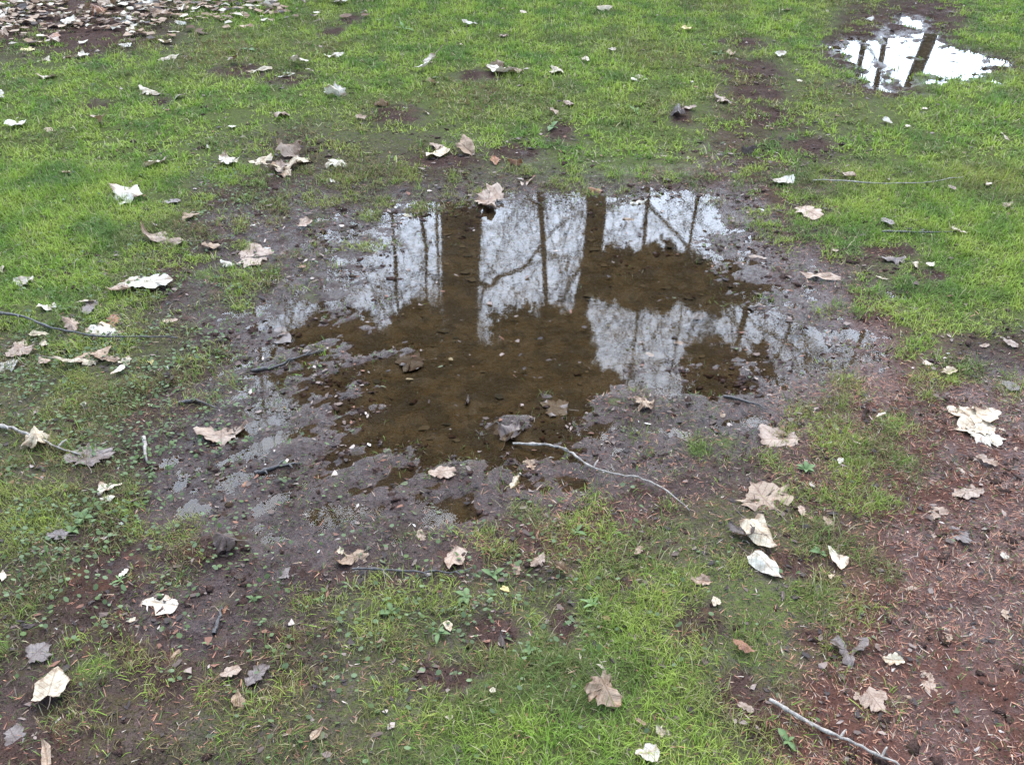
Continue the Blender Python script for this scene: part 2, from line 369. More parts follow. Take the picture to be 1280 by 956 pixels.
def leaf_mesh(kind, curl, seed):
    r = random.Random(seed); P = np.array(OUT[kind]); n = len(P)
    c = np.array([0, .34 if kind == 'm' else .45]); rings = [.38, .72, 1.0]
    ang = np.arctan2(P[:, 1] - c[1], P[:, 0]); ph = [r.uniform(0, 6.28) for _ in range(3)]
    rad = 1 + .13 * np.sin(ang + ph[0]) + .10 * np.sin(2 * ang + ph[1]) + .09 * np.sin(5 * ang + ph[2])
    if r.random() < .45:                             # a torn or rotted bite
        ta = r.uniform(-math.pi, math.pi); dl = np.abs((ang - ta + math.pi) % (2 * math.pi) - math.pi); rad *= 1 - r.uniform(.3, .6) * np.exp(-(dl / .5) ** 2)
    rl_ = np.hypot(P[:, 0] - c[0], P[:, 1] - c[1]); soft = {'m': .30, 'k': .18}.get(kind, 0.)
    rad = rad * ((1 - soft) + soft * rl_.mean() * 1.05 / np.maximum(rl_, .05))
    P = c + (P - c) * rad[:, None]
    P = P + np.array([[r.uniform(-.04, .04), r.uniform(-.04, .04)] for _ in range(n)])
    Q = np.empty((2 * n, 2)); Q[0::2] = P; mid = (P + np.roll(P, -1, 0)) / 2       # finer, toothed outline
    Q[1::2] = c + (mid - c) * np.array([r.uniform(.93, 1.06) for _ in range(n)])[:, None]; P = Q; n = len(P)
    rings = [.28, .55, .80, 1.0]
    V = np.array([c] + [c + (p - c) * q for q in rings for p in P]); rim = np.array([0.] + [q for q in rings for p in P])
    F = [(0, 1 + i, 1 + (i + 1) % n) for i in range(n)]
    for k in range(3):
        a, b = 1 + k * n, 1 + (k + 1) * n
        for i in range(n):
            j = (i + 1) % n; F += [(a + i, b + i, b + j), (a + i, b + j, a + j)]
    x, y = V[:, 0].copy(), V[:, 1].copy(); uv = np.stack([x + .5, y], 1)
    amp = {'f': .06, 'b': .13, 'c': .22}[curl]
    fold = {'f': r.uniform(-.05, .12), 'b': r.uniform(.1, .5), 'c': r.uniform(.5, 1.05)}[curl] * r.choice([1, 1, -1])
    roll = {'f': r.uniform(-.2, .2), 'b': r.uniform(-.9, .9), 'c': r.choice([-1, 1]) * r.uniform(1.0, 2.0)}[curl]
    rr = np.hypot(x - c[0], y - c[1])
    z = np.abs(x) * math.tan(fold * .8) + amp * perlin(x * 3.1, y * 3.1, seed % 97) * (.4 + 1.5 * rr)
    z = z + amp * .35 * perlin(x * 8.3, y * 8.3, seed % 89) * (.3 + rr)
    x2 = x * math.cos(fold)
    if curl != 'f':                                # edges turning up
        z += r.uniform(.1, .45) * np.maximum(rr - .3, 0) ** 2 * 2.2 * r.choice([1, 1, -1])
    a = (y - c[1]) * roll * .9
    k = roll * .9 + 1e-6
    y2 = np.sin(a) / k - z * np.sin(a); z2 = (1 - np.cos(a)) / k + z * np.cos(a)
    co = np.stack([x2, y2, z2], 1); co[:, 2] -= np.percentile(co[:, 2], 12)
    me = mesh_np('leaf_blade', co, F, M_LEAF, smooth=True, attrs={'rim': rim})
    ul = me.uv_layers.new(name='UVMap'); li = np.array(F).ravel()
    ul.data.foreach_set('uv', uv[li].astype(np.float32).ravel())
    base = co[1 + 3 * n]
    # stem
    s = Tube(5); q = Vector(base); d = Vector((r.uniform(-.25, .25), -1, r.uniform(-.02, .15)))
    pts = [q + d * t * .42 + Vector((math.sin(t * 2) * .05, 0, .04 * t * t - .01)) for t in (0, .35, .7, 1)]
    s.path(pts, [.014, .011, .010, .013])
    return me, s.mesh('stem', M_STEM)

class Tube:
    def __init__(s, sides=6): s.n = sides; s.V = []; s.F = []; s.c = 0
    def path(s, pts, rad):
        n = s.n; pts = [Vector(p) for p in pts]; up = Vector((0, 0, 1))
        for i, p in enumerate(pts):
            d = (pts[min(i + 1, len(pts) - 1)] - pts[max(i - 1, 0)]).normalized()
            a = d.cross(up if abs(d.z) < .95 else Vector((1, 0, 0))).normalized(); b = d.cross(a)
            for k in range(n):
                t = 2 * math.pi * k / n; s.V.append(p + (a * math.cos(t) + b * math.sin(t)) * rad[i])
            if i:
                o = s.c + (i - 1) * n
                for k in range(n):
                    s.F.append((o + k, o + (k + 1) % n, o + n + (k + 1) % n)); s.F.append((o + k, o + n + (k + 1) % n, o + n + k))
        s.c += n * len(pts)
        o = s.c - n
        for k in range(1, n - 1): s.F.append((o, o + k, o + k + 1))
    def mesh(s, name, mat): return mesh_np(name, [tuple(v) for v in s.V], s.F, mat, smooth=True)

M_STEM = mat_bark('leaf_stem', (.14, .09, .06), (.26, .18, .12), 30, .6)
LEAFM = {}
for kk in OUT:
    for cc in 'fbc':
        LEAFM[kk + cc] = [leaf_mesh(kk, cc, 100 + 31 * i + ord(kk) + 7 * ord(cc)) for i in range(7)]

COLS = {'W': (.58, .505, .385), 'C': (.53, .42, .275), 'T': (.34, .22, .13), 'P': (.36, .245, .165), 'G': (.17, .125, .10),
        'B': (.085, .050, .034), 'R': (.30, .125, .050), 'Y': (.60, .47, .17)}
CNAME = {'W': 'bleached white', 'C': 'cream', 'T': 'tan', 'P': 'pinkish tan', 'G': 'greyish brown', 'B': 'dark brown', 'R': 'rust orange', 'Y': 'yellow'}
KNAME = {'e': 'oval leaf', 'm': 'maple leaf', 'o': 'rounded leaf', 'k': 'oak leaf', 's': 'leaf strip'}
XNAME = {'f': 'flat', 'b': 'curved', 'c': 'crumpled'}

def zone(px, py):
    if py < 70 - px * .11: return 'in the thick leaf litter edging the lawn'
    if px > 985 and py < 330: return 'on bright lawn near the small puddle'
    if px > 1085 and py > 415: return 'on the reddish mat of dead grass'
    if py < 215 and px < 450: return 'on lawn between leaf litter and wide puddle'
    if py < 215: return 'on lawn between the two puddles'
    if px < 440 and py < 470: return 'on weedy ground at the puddle rim'
    if py < 530 and 380 < px < 1085: return 'lying in the wide shallow puddle'
    if px < 440: return 'on churned mud with sparse weeds'
    return 'in patchy grass by the fallen twigs'

LEAF_SPOTS = []; AUTO_OBJ = []
nleaf = [0]
def put_leaf(px, py, size, code, label=None, rot=None, tilt=None, lift=None, world=None):
    kk, cc, co = code[0], code[1], code[2]
    i = nleaf[0]; nleaf[0] += 1
    r = random.Random(1000 + i * 13)
    if world is None: x, y = p2w(px, py, .02); sc = (1.02 if py > 330 else 1.12) * size * mpp(px, py) * (1.0 if kk in 'ms' else 1.12)
    else: (x, y), sc = world, size
    me, st = LEAFM[kk + cc][r.randrange(7)]
    o = bpy.data.objects.new('fallen_leaf', me); link(o)
    h = float(height(np.array([x]), np.array([y]))[0]); g = float(cover(np.array([x]), np.array([y]))[0])
    z = max(h, 0.0) + (.001 if h > .004 else -.004) + .012 * g if lift is None else max(h, 0) + lift
    ti = tilt if tilt is not None else (.07 if cc == 'f' else .16) * (.5 + g) * (1 if h > .004 else .3)
    rz = r.uniform(0, 6.283) if rot is None else R(rot)
    m = Matrix.Rotation(r.gauss(0, ti), 4, 'X') @ Matrix.Rotation(r.gauss(0, ti), 4, 'Y') @ Matrix.Rotation(rz, 4, 'Z') @ Matrix.Translation((0, -.4 * sc, 0)) 
    o.matrix_world = Matrix.Translation((x, y, z)) @ m @ Matrix.Diagonal((sc, sc, sc, 1))
    b = COLS[co]; f = r.uniform(.82, 1.15); w = r.uniform(-.03, .03)
    o.color = (b[0] * f * (1 + w), b[1] * f, b[2] * f * (1 - w), 1)
    if label: tag(o, label, 'leaf', 'fallen leaves on the lawn and mud')
    else:
        s = 'small' if size <= 14 else ('big' if size >= 32 else 'middling')
        if world is not None: s = 'small'
        l = '%s %s %s %s %s' % (s, XNAME[cc], CNAME[co], KNAME[kk], zone(px, py))
        tag(o, l, 'leaf', 'fallen leaves ' + zone(px, py))
    if size >= 24 and r.random() < .75 and world is None:
        link(bpy.data.objects.new('stem', st), o)
    LEAF_SPOTS.append((x, y, sc)); AUTO_OBJ.append((o, px, py, None if label else l))
    return o

NAMED = [
 (275, 551, 54, 'mbP', 'large pinkish tan maple leaf with pointed lobes on glossy mud', 195),
 (310, 590, 25, 'obR', 'rounded orange brown leaf on wet mud below the large maple leaf', 20),
 (145, 243, 38, 'obW', 'bright white curled leaf alone in thick green grass', 60),
 (155, 358, 58, 'kfW', 'biggest bleached leaf pressed flat at the mud rim', 100),
 (97, 382, 26, 'sbC', 'cream leaf wedge beside the biggest bleached leaf', 100),
 (112, 415, 48, 'kbW', 'bleached white leaf lying against the pale twig', 80),
 (70, 842, 42, 'ofC', 'clean cream yellow rounded leaf beside a grass tuft', 8),
 (178, 746, 48, 'efW', 'torn bleached leaf on dark bare mud', 75),
 (45, 545, 46, 'mcC', 'folded cream leaf standing at the end of a reddish twig', 30),
 (125, 615, 28, 'obW', 'cupped whitish leaf on mud beside a pale green weed', 160),
 (425, 697, 44, 'mbT', 'greyish tan leaf folded over at the start of a thin dark twig', 120),
 (563, 704, 38, 'obP', 'pinkish tan leaf with a raised stem in sparse grass', 170),
 (765, 884, 48, 'mbT', 'brown edged cream maple leaf in lush grass', 210),
 (820, 911, 22, 'kbC', 'small cream leaf below the brown edged maple leaf', 40),
 (795, 903, 16, 'sbT', 'tan leaf strip between maple leaf and small cream leaf', 60),
 (793, 949, 30, 'obW', 'white leaf in lush grass touched by the maple leaf row', 100),
 (963, 681, 46, 'obC', 'broad cream leaf with dark hole beside a decayed brown leaf', 215),
 (972, 722, 42, 'ebW', 'long cream leaf tapering to a point over a mud hollow', 215),
 (1050, 709, 30, 'obW', 'oval white leaf with grey blotch in sparse grass', 165),
 (862, 726, 26, 'kbP', 'pinkish cream leaf half sunk in thick grass', 85),
 (892, 750, 13, 'ofC', 'tiny heart shaped cream leaf in thick grass', 10),
 (913, 658, 36, 'kbB', 'decayed dark brown leaf curling up beside the broad cream leaf', 40),
 (940, 605, 60, 'mfT', 'large decayed pinkish brown leaf matted into sparse grass', 20),
 (1065, 826, 48, 'mbG', 'grey brown maple leaf with saw edged rim', 170),
 (1105, 821, 26, 'kbC', 'ragged cream leaf beside the grey brown maple leaf', 80),
 (1103, 887, 34, 'mfP', 'faded pink maple leaf lying near the twig end', 200),
 (1190, 512, 48, 'kfC', 'cream oak leaf topmost of the pale leaf pile', 70),
 (1206, 534, 60, 'mfC', 'tan tinged maple leaf lowest of the pale leaf pile', 100),
 (1253, 546, 42, 'mfW', 'whitest maple leaf at the edge of the pale leaf pile', 250),
 (1226, 520, 36, 'efW', 'pale oval leaf in the middle of the leaf pile', 120),
 (1262, 556, 30, 'sbP', 'pink leaf strip trailing from the pale leaf pile', 80),
 (1195, 616, 38, 'kfP', 'pinkish white torn leaf on the red mat', 110),
 (798, 498, 30, 'mcT', 'curled tan leaf standing up in the shallow water', 30),
 (818, 501, 22, 'ocT', 'small cupped leaf leaning on the curled tan leaf', 300),
 (645, 529, 40, 'mcG', 'grey folded leaf stranded on a mud islet in the puddle', 330),
 (612, 527, 40, 'mfB', 'sodden dark leaf on the mud islet in the puddle', 100),
 (680, 496, 36, 'mfG', 'grey sodden leaf just breaking the brown water', 60),
 (497, 440, 40, 'mfB', 'dark sodden leaf half sunk in the open puddle', 80),
 (945, 546, 62, 'kfP', 'long pinkish grey leaf stuck to mud at the puddle rim', 95),
 (1030, 508, 50, 'sbT', 'tan leaf strip bridging the puddle rim', 100),
 (1010, 341, 44, 'sbP', 'pinkish leaf strip on brown straw at the puddle rim', 75),
 (593, 246, 40, 'mbP', 'pinkish cream maple leaf at the trunk reflection', 80),
 (612, 90, 30, 'obW', 'white leaf with brown neighbour on bright lawn', 40),
 (524, 93, 30, 'kbW', 'white leaf alone on bright lawn above the wide puddle', 130),
 (538, 197, 30, 'obC', 'cream leaf folded in two above the trunk reflection', 150),
 (186, 298, 56, 'mbP', 'faded greyish leaf at the border of thick grass and mud', 80),
 (286, 319, 52, 'mfP', 'pale pinkish leaf plastered on wet mud by a grass tuft', 100),
 (270, 676, 44, 'mcB', 'crumpled dark brown leaf on churned mud', 60),
 (626, 792, 34, 'scB', 'dark blackened leaf rolled upright in the grass', 10),
 (967, 228, 22, 'obW', 'white leaf with a black hole near the puddle rim', 70),
]
AUTO = '''23 157 24 obW;60 163 18 kbT;12 124 26 kbW;73 100 22 obC;175 118 28 kbC;237 123 42 sbW;125 155 19 obT;45 64 22 mbY;62 79 18 kbC;85 76 24 kbC;105 72 18 mbW;158 33 24 kbW;160 45 20 sbC
223 32 15 mbW;222 43 14 sfC;170 60 18 kbW;208 58 22 kbC;222 74 22 kbC;290 80 20 kbP;315 93 26 sbC;380 80 27 kbW;391 93 16 sbW;353 101 24 obW;422 74 14 obW;408 120 22 mcW;342 146 20 mbT;292 162 9 ofW
283 200 27 mbW;262 188 10 sbW;335 198 24 obC;372 192 30 mcP;362 217 36 mbC;410 202 26 mbW;415 226 20 sbW;205 205 24 obC;88 222 11 obT;230 274 18 obT;208 257 18 kfG;370 283 24 kbP;275 308 22 kbT
546 108 14 obC;629 86 20 kcT;697 97 24 kbC;657 95 22 kbT;732 78 11 obC;760 67 9 obC;797 98 21 obW;768 17 20 kbC;632 50 18 kbT;592 35 14 obW;574 60 11 sbC;653 22 10 ofC;631 15 10 sbC;706 130 17 kbP;485 137 20 kcT
458 153 16 kbT;530 143 11 sbC;540 182 18 mbP;593 193 28 obT;618 198 18 kbR;650 205 16 kcR;651 175 13 sbG;690 140 16 kbP;612 233 16 obC;655 228 26 kbP;755 238 22 kbR;805 247 17 ocW;777 268 14 kbT;847 145 22 mcB
852 142 17 obP;430 72 12 ofW;500 262 18 sbC;975 76 14 obW;895 125 27 mbP;1003 105 7 ofC;1089 24 12 obW;1094 8 9 sbC;1033 16 10 sbC;978 17 14 obC;866 42 12 obY;1115 158 12 obW;1132 163 7 ofC;1156 138 6 ofC
1235 153 10 sbC;1258 182 14 sbC;1235 237 20 kbC;1262 262 15 obP;1208 298 19 obC;1022 270 36 kfP;1105 278 17 kfG;1052 222 17 kbP;1192 243 10 kfP;1045 313 14 kfP;957 317 18 kbP;912 68 16 kbT;930 190 16 kcB
22 355 20 obW;42 355 9 obW;4 343 13 obC;52 390 22 obW;118 380 24 kfG;142 396 24 kbR;205 400 14 kfP;142 418 16 sbT;60 421 26 sbC;113 443 21 kbT;136 441 22 obT;112 457 46 sbC;160 457 30 sbW;162 447 17 obC;190 454 10 obY
40 443 34 mbP;13 452 28 mbW;55 430 13 obC;275 326 18 kbW;400 352 14 kfR;372 331 10 kfR;110 556 50 mfG;145 622 20 kbW;100 506 9 ofW;185 504 11 sfC;307 423 10 kfT;352 404 36 ofG;210 480 30 kcB;60 672 26 kfG
565 441 6 ofW;515 465 9 sfW;782 458 6 sfW;808 433 12 kfT;757 540 22 kbP;645 585 28 kbC;665 580 17 obT;570 584 34 kfP;703 605 8 ofC;585 490 15 kcB;843 420 14 kbT;725 515 16 kfB;905 518 22 kbT;870 390 20 kfB
1167 455 13 obC;1178 465 24 kbC;1143 330 17 kbC;1156 333 11 obW;1097 345 15 sbC;1107 327 30 kbG;1002 363 16 kfT;1086 512 22 kcB;1096 521 15 sbW;1097 533 10 obC;1222 496 24 kbP;1206 590 15 kfP;1216 566 20 kfP;1246 580 26 kbP
1040 551 8 sfW;1048 571 10 obW;1075 553 9 sfC;1228 430 11 kfP;1273 432 18 kfP;1268 485 24 ofG;210 725 12 sfW;150 720 12 kfW;160 775 9 ofC;5 717 15 obW;225 805 26 kbT;300 835 24 kfP;332 833 30 kfG;298 866 22 obT
55 930 42 sbT;385 932 30 sbT;350 720 26 kfG;10 908 36 kfG;60 802 34 mfG;283 755 14 kcR;648 718 17 kbT;668 711 25 kbP;710 717 26 kcT;635 740 10 ofY;562 786 14 ofC;755 842 14 sbC;617 863 8 ofC;522 864 10 sbC;558 900 9 ofC
710 846 12 sbT;795 693 14 kfT;525 658 17 kfP;425 680 12 obC;1038 722 14 kbC;1160 838 28 kfP;1070 872 12 kfP;940 890 17 kfP;1132 735 20 sfP;1185 636 24 kfP;1166 644 17 kfP;1210 660 28 mfG;1255 686 10 ofW;1165 667 8 ofP
940 816 26 kbR;1030 644 17 kfT;1002 633 15 kfP;1212 770 44 mfG;1185 800 14 kfT;1258 760 16 kfT;480 800 10 sfT;445 905 10 sbT;930 540 18 kfT;1130 865 14 sfT
30 436 26 kbC;48 452 24 kbP;20 440 22 obC;100 452 24 kbC;128 452 26 obP;150 452 20 kbT;172 350 30 kbW;135 366 30 kbP;352 208 26 kbP;378 205 24 obC;345 222 22 kbT;98 412 26 kbP;128 408 24 obC;1240 536 26 kfC'''
for a in NAMED: put_leaf(*a)
for ln in AUTO.replace('\n', ';').split(';'):
    a = ln.split(); put_leaf(float(a[0]), float(a[1]), float(a[2]), a[3])
# loose litter along the far edge of the lawn
rl = random.Random(5); k = 0
while k < 32:
    px, py = rl.uniform(-5, 430), rl.uniform(-2, 56)
    if py > 62 - px * .11: continue
    k += 1
    put_leaf(px, py, rl.uniform(14, 26), rl.choice('mokkse') + rl.choice('bbc') + rl.choice('CWWTTPPPR'), lift=.012 + rl.random() * .02)

LAND = [(275, 551, 'large maple leaf on glossy mud'), (155, 358, 'biggest bleached leaf'), (112, 415, 'bleached leaf against the grey twig'), (70, 842, 'clean cream yellow leaf'), (45, 545, 'folded cream leaf'),
        (563, 704, 'raised stem leaf'), (765, 884, 'brown edged maple leaf'), (963, 681, 'broad cream leaf'), (1050, 709, 'oval white leaf'), (940, 605, 'large decayed leaf'), (1065, 826, 'saw edged maple leaf'),
        (1103, 887, 'faded pink maple leaf'), (1206, 530, 'pale leaf pile'), (1195, 616, 'torn leaf on red mat'), (798, 498, 'curled leaf in the water'), (497, 440, 'dark leaf in open puddle'), (1150, 238, 'straw stalk on bright lawn'),
        (1150, 297, 'dark stick on bright lawn'), (524, 93, 'lone white leaf'), (612, 90, 'white leaf with brown neighbour'), (538, 197, 'cream leaf folded in two'), (145, 243, 'bright white leaf in thick grass'), (186, 298, 'faded greyish leaf'),
        (286, 319, 'pale leaf plastered on mud'), (270, 676, 'crumpled dark leaf'), (178, 746, 'torn leaf on bare mud'), (1160, 70, 'small bright puddle'), (755, 597, 'long curved twig'), (690, 160, 'bluish broad weed'), (45, 64, 'yellow maple leaf'),
        (380, 80, 'white leaf pair on lawn'), (362, 217, 'pile of cream maple leaves'), (60, 421, 'long grey twig'), (310, 65, 'dark broad weed in lawn'), (505, 40, 'dark jagged weed'), (593, 246, 'maple leaf at trunk reflection')]
from collections import Counter
cnt = Counter(l for _, _, _, l in AUTO_OBJ if l)
for o, px, py, l in AUTO_OBJ:
    if l and cnt[l] > 1 and 'thick leaf litter' not in l:
        d, ph = min((math.hypot(px - a, (py - b) * 1.6), c) for a, b, c in LAND)
        hd = ' '.join(l.split(' leaf ')[0].split()) + (' leaf strip' if ' leaf strip ' in l else ' leaf')
        if d < 230: o['label'] = hd + ' near the ' + ph; o['group'] = 'fallen leaves near the ' + ph

# ------------------------------------------------------------------ twigs
def twig(pts, r0, r1, mat, label, lift=.006, knots=True, arch=0.0):
    P = []
    for a, b in zip(pts, pts[1:]):
        for t in np.linspace(0, 1, 7)[:-1]: P.append((a[0] + (b[0] - a[0]) * t, a[1] + (b[1] - a[1]) * t))
    P.append(pts[-1])
    if len(pts) > 2:
        Q = np.array(P, float)
        for _ in range(6): Q[1:-1] = (Q[:-2] + 2 * Q[1:-1] + Q[2:]) / 4
        P = [tuple(q) for q in Q]
    W3 = [p2w(*p, z=.01) for p in P]; hx = np.array([w[0] for w in W3]); hy = np.array([w[1] for w in W3])
    hh = np.maximum(height(hx, hy), 0)
    for _ in range(4): hh[1:-1] = np.maximum(hh[1:-1], (hh[:-2] + hh[2:]) / 2)
    n = len(P); r = random.Random(int(pts[0][0]))
    V = [Vector((hx[i] + r.gauss(0, .0018), hy[i] + r.gauss(0, .0018), hh[i] + lift + arch * math.sin(math.pi * i / (n - 1)))) for i in range(n)]
    o0 = V[0].copy(); V = [v - o0 for v in V]
    t = Tube(7); t.path(V, [(r0 * 1.1 + (r1 * .55 - r0 * 1.1) * i / (n - 1)) * (1.45 if (knots and i % 7 == 3) else r.uniform(.75, 1.15)) for i in range(n)])
    o = link(bpy.data.objects.new('twig', t.mesh('twig', mat))); o.location = o0
    tag(o, label, 'twig', 'twigs lying on the ground')
    for i in ((n // 4, n // 2, 3 * n // 4) if knots else ()):
        s = Tube(5); q = r.choice([-1, 1]) * r.uniform(.6, 1.3); s.path([V[i], V[i] + Vector((.006, .010 * q, .005)), V[i] + Vector((.013, .020 * q, .006))], [r1, r1 * .9, r1 * .6])
        link(bpy.data.objects.new('side_shoot', s.mesh('side_shoot', mat)), o)
    return o
twig([(640, 553), (690, 555), (715, 567), (740, 590), (790, 600), (830, 614), (862, 642)], .0035, .0025, M_TWIGP, 'long pale curved twig reaching from the puddle into the grass', .007, arch=.006)
twig([(960, 884), (1000, 905), (1050, 930), (1100, 952), (1150, 975)], .0038, .0028, M_TWIGP, 'straight pale twig lying across grass and red mat', .014)
twig([(-20, 396), (25, 403), (75, 420), (130, 430), (225, 428)], .0045, .003, M_TWIGD, 'long grey twig among bleached leaves on the mud rim', .014)
twig([(-10, 535), (25, 547), (60, 562), (105, 578)], .005, .003, M_TWIGP, 'reddish pale twig under the folded cream leaf', .012)
twig([(181, 549), (183, 578)], .006, .006, M_TWIGP, 'short thick pale stick stub on bare mud', .006, False)
twig([(440, 711), (500, 716), (560, 719), (590, 712)], .003, .002, M_TWIGD, 'thin dark twig beside the greyish tan folded leaf', .010)
twig([(1100, 294), (1150, 298), (1200, 297)], .0045, .003, M_TWIGD, 'dark stick pressed into bright lawn beside a cream leaf', .009)
twig([(1015, 230), (1090, 237), (1150, 238), (1202, 230)], .003, .0035, M_TWIGP, 'thin pale straw stalk lying across bright lawn', .012, False)
twig([(315, 462), (345, 458), (370, 444), (405, 436)], .0045, .003, M_TWIGD, 'dark wet stick half buried in mud at the water line', .003)
twig([(318, 588), (345, 584), (378, 578)], .0055, .003, M_TWIGD, 'dark thick stick in mud beside the orange brown leaf', .003)
twig([(268, 792), (274, 775), (278, 760)], .005, .0035, M_TWIGD, 'short black stick sunk in churned mud', .003, False)
twig([(225, 505), (250, 501), (272, 510)], .005, .003, M_TWIGD, 'small dark curved stick on smooth mud', .004, False)
twig([(905, 492), (935, 500), (960, 512)], .004, .003, M_TWIGD, 'thin dark stick at the muddy end of the puddle', .004, False)

# ------------------------------------------------------------------ weeds
def blade_leaf(length, width, seed, lobes=False):
    r = random.Random(seed); n = 6; V = []; F = []
    for i in range(n + 1):
        t = i / n; w = width * (math.sin(math.pi * min(1, .12 + t * .95)) ** .8) * (.45 + .75 * t)
        if lobes: w *= 1.0 if i % 2 else .6
        z = length * (.45 * t - .5 * t * t) + .004
        y = length * t
        V += [(-w, y, z + w * .35), (0, y, z), (w, y, z + w * .35)]
        if i:
            o = (i - 1) * 3; F += [(o, o + 1, o + 4), (o, o + 4, o + 3), (o + 1, o + 2, o + 5), (o + 1, o + 5, o + 4)]
    c = np.array([.115, .160, .055]) * r.uniform(.8, 1.2)
    col = np.tile(c, (len(V), 1)); col[1::3] *= 1.3
    return mesh_np('leaf', V, F, M_WEED, smooth=True, col=col)
WL = [blade_leaf(1, .22, 1), blade_leaf(1, .17, 2, True), blade_leaf(1, .30, 3)]
WEEDS = [(104, 646, 34, 2, 'pale green broad leaved weed on dark churned mud'), (90, 664, 24, 2, 'low weed just below the pale green broad leaved weed'),
         (616, 718, 34, 0, 'spreading green rosette weed beside the raised stem leaf'), (582, 744, 36, 2, 'bright broad leaved weed under the thin dark twig'),
         (548, 790, 34, 0, 'loose weed rosette with one pale leaf in patchy grass'), (488, 764, 30, 2, 'greyish round leaved weed in patchy grass'),
         (662, 815, 30, 2, 'bluish green weed near the rolled blackened leaf'), (985, 925, 34, 2, 'pale green weed along the straight twig'),
         (720, 664, 28, 0, 'grey green weed on bare ground below the curved twig'), (742, 756, 34, 1, 'jagged leaved weed in the middle of the near lawn'),
         (1025, 690, 28, 2, 'fresh green weed between cream leaf and oval white leaf'), (1008, 585, 26, 2, 'pale weed on brown straw at the puddle rim'),
         (150, 725, 18, 1, 'tiny white flecked weed on churned mud'), (315, 745, 22, 0, 'small weed sprouting from churned mud near the dark stick'),
         (400, 745, 20, 1, 'little jagged weed beside the greyish tan folded leaf'), (690, 160, 26, 2, 'bluish broad weed on lawn between puddles'),
         (795, 140, 26, 1, 'bluish jagged weed on lawn between puddles'), (505, 40, 30, 1, 'dark jagged weed in far bright lawn'),
         (310, 65, 24, 2, 'dark broad weed in far lawn near leaf litter'), (900, 70, 22, 0, 'pale stalky weed in lawn near the small puddle')]
for i, (px, py, s, k, lab) in enumerate(WEEDS):
    x, y = p2w(px, py, .02); h = float(height(np.array([x]), np.array([y]))[0])
    e = bpy.data.objects.new('weed_plant', None); link(e); e.empty_display_size = .02
    e.location = (x, y, max(h, 0) + .002); tag(e, lab, 'weed', 'weeds growing in the turf')
    r = random.Random(i); n = r.randint(4, 7); L = s * mpp(px, py) * .52
    for j in range(n):
        o = bpy.data.objects.new('leaf', WL[k]); link(o, e)
        sc = L * r.uniform(.45, 1.15); o.scale = (sc, sc, sc)
        o.rotation_euler = (r.uniform(.0, .5), r.uniform(-.2, .2), j * 6.283 / n + r.uniform(-.7, .7))

# ------------------------------------------------------------------ grass (uncountable)
def scatter(n, y0, y1, marg=.35):
    y = np.sqrt(rng.uniform(y0 * y0, y1 * y1, n)); d = y * cp_ + CAM_H * sp_
    hw = d * 640 / FPX + marg
    return rng.uniform(-1, 1, n) * hw, y, hw
def blades(x, y, L, wd, tilt, az, col, bend):
    n = len(x); z = height(x, y) - .002
    d = np.stack([np.cos(az), np.sin(az)], 1); s = np.stack([-d[:, 1], d[:, 0]], 1)
    B = np.stack([x, y, z], 1)
    def pt(t):
        a = tilt + bend * t
        p = B.copy(); p[:, :2] += d * (L * t * np.sin(a))[:, None]; p[:, 2] += L * t * np.cos(a); return p
    S = np.concatenate([s * wd[:, None], np.zeros((n, 1))], 1)
    p1, p2 = pt(.55), pt(1.0); p2[:, 2] = np.maximum(p2[:, 2], z + .003)
    V = np.stack([B - S, B + S, p1 - S * .8, p1 + S * .8, p2], 1).reshape(-1, 3)
    o = np.arange(n)[:, None] * 5
    F = np.concatenate([o + [0, 1, 3], o + [0, 3, 2], o + [2, 3, 4]], 1).reshape(-1, 3)
    C = np.repeat(col, 5, 0).reshape(n, 5, 3).copy(); C[:, 4] *= 1.12
    return V, F, C.reshape(-1, 3)
def assemble(L):
    o = 0; VV = []; FF = []; CC = []
    for V, F, C in L: VV.append(V); FF.append(F + o); CC.append(C); o += len(V)
    return np.concatenate(VV), np.concatenate(FF), np.concatenate(CC)

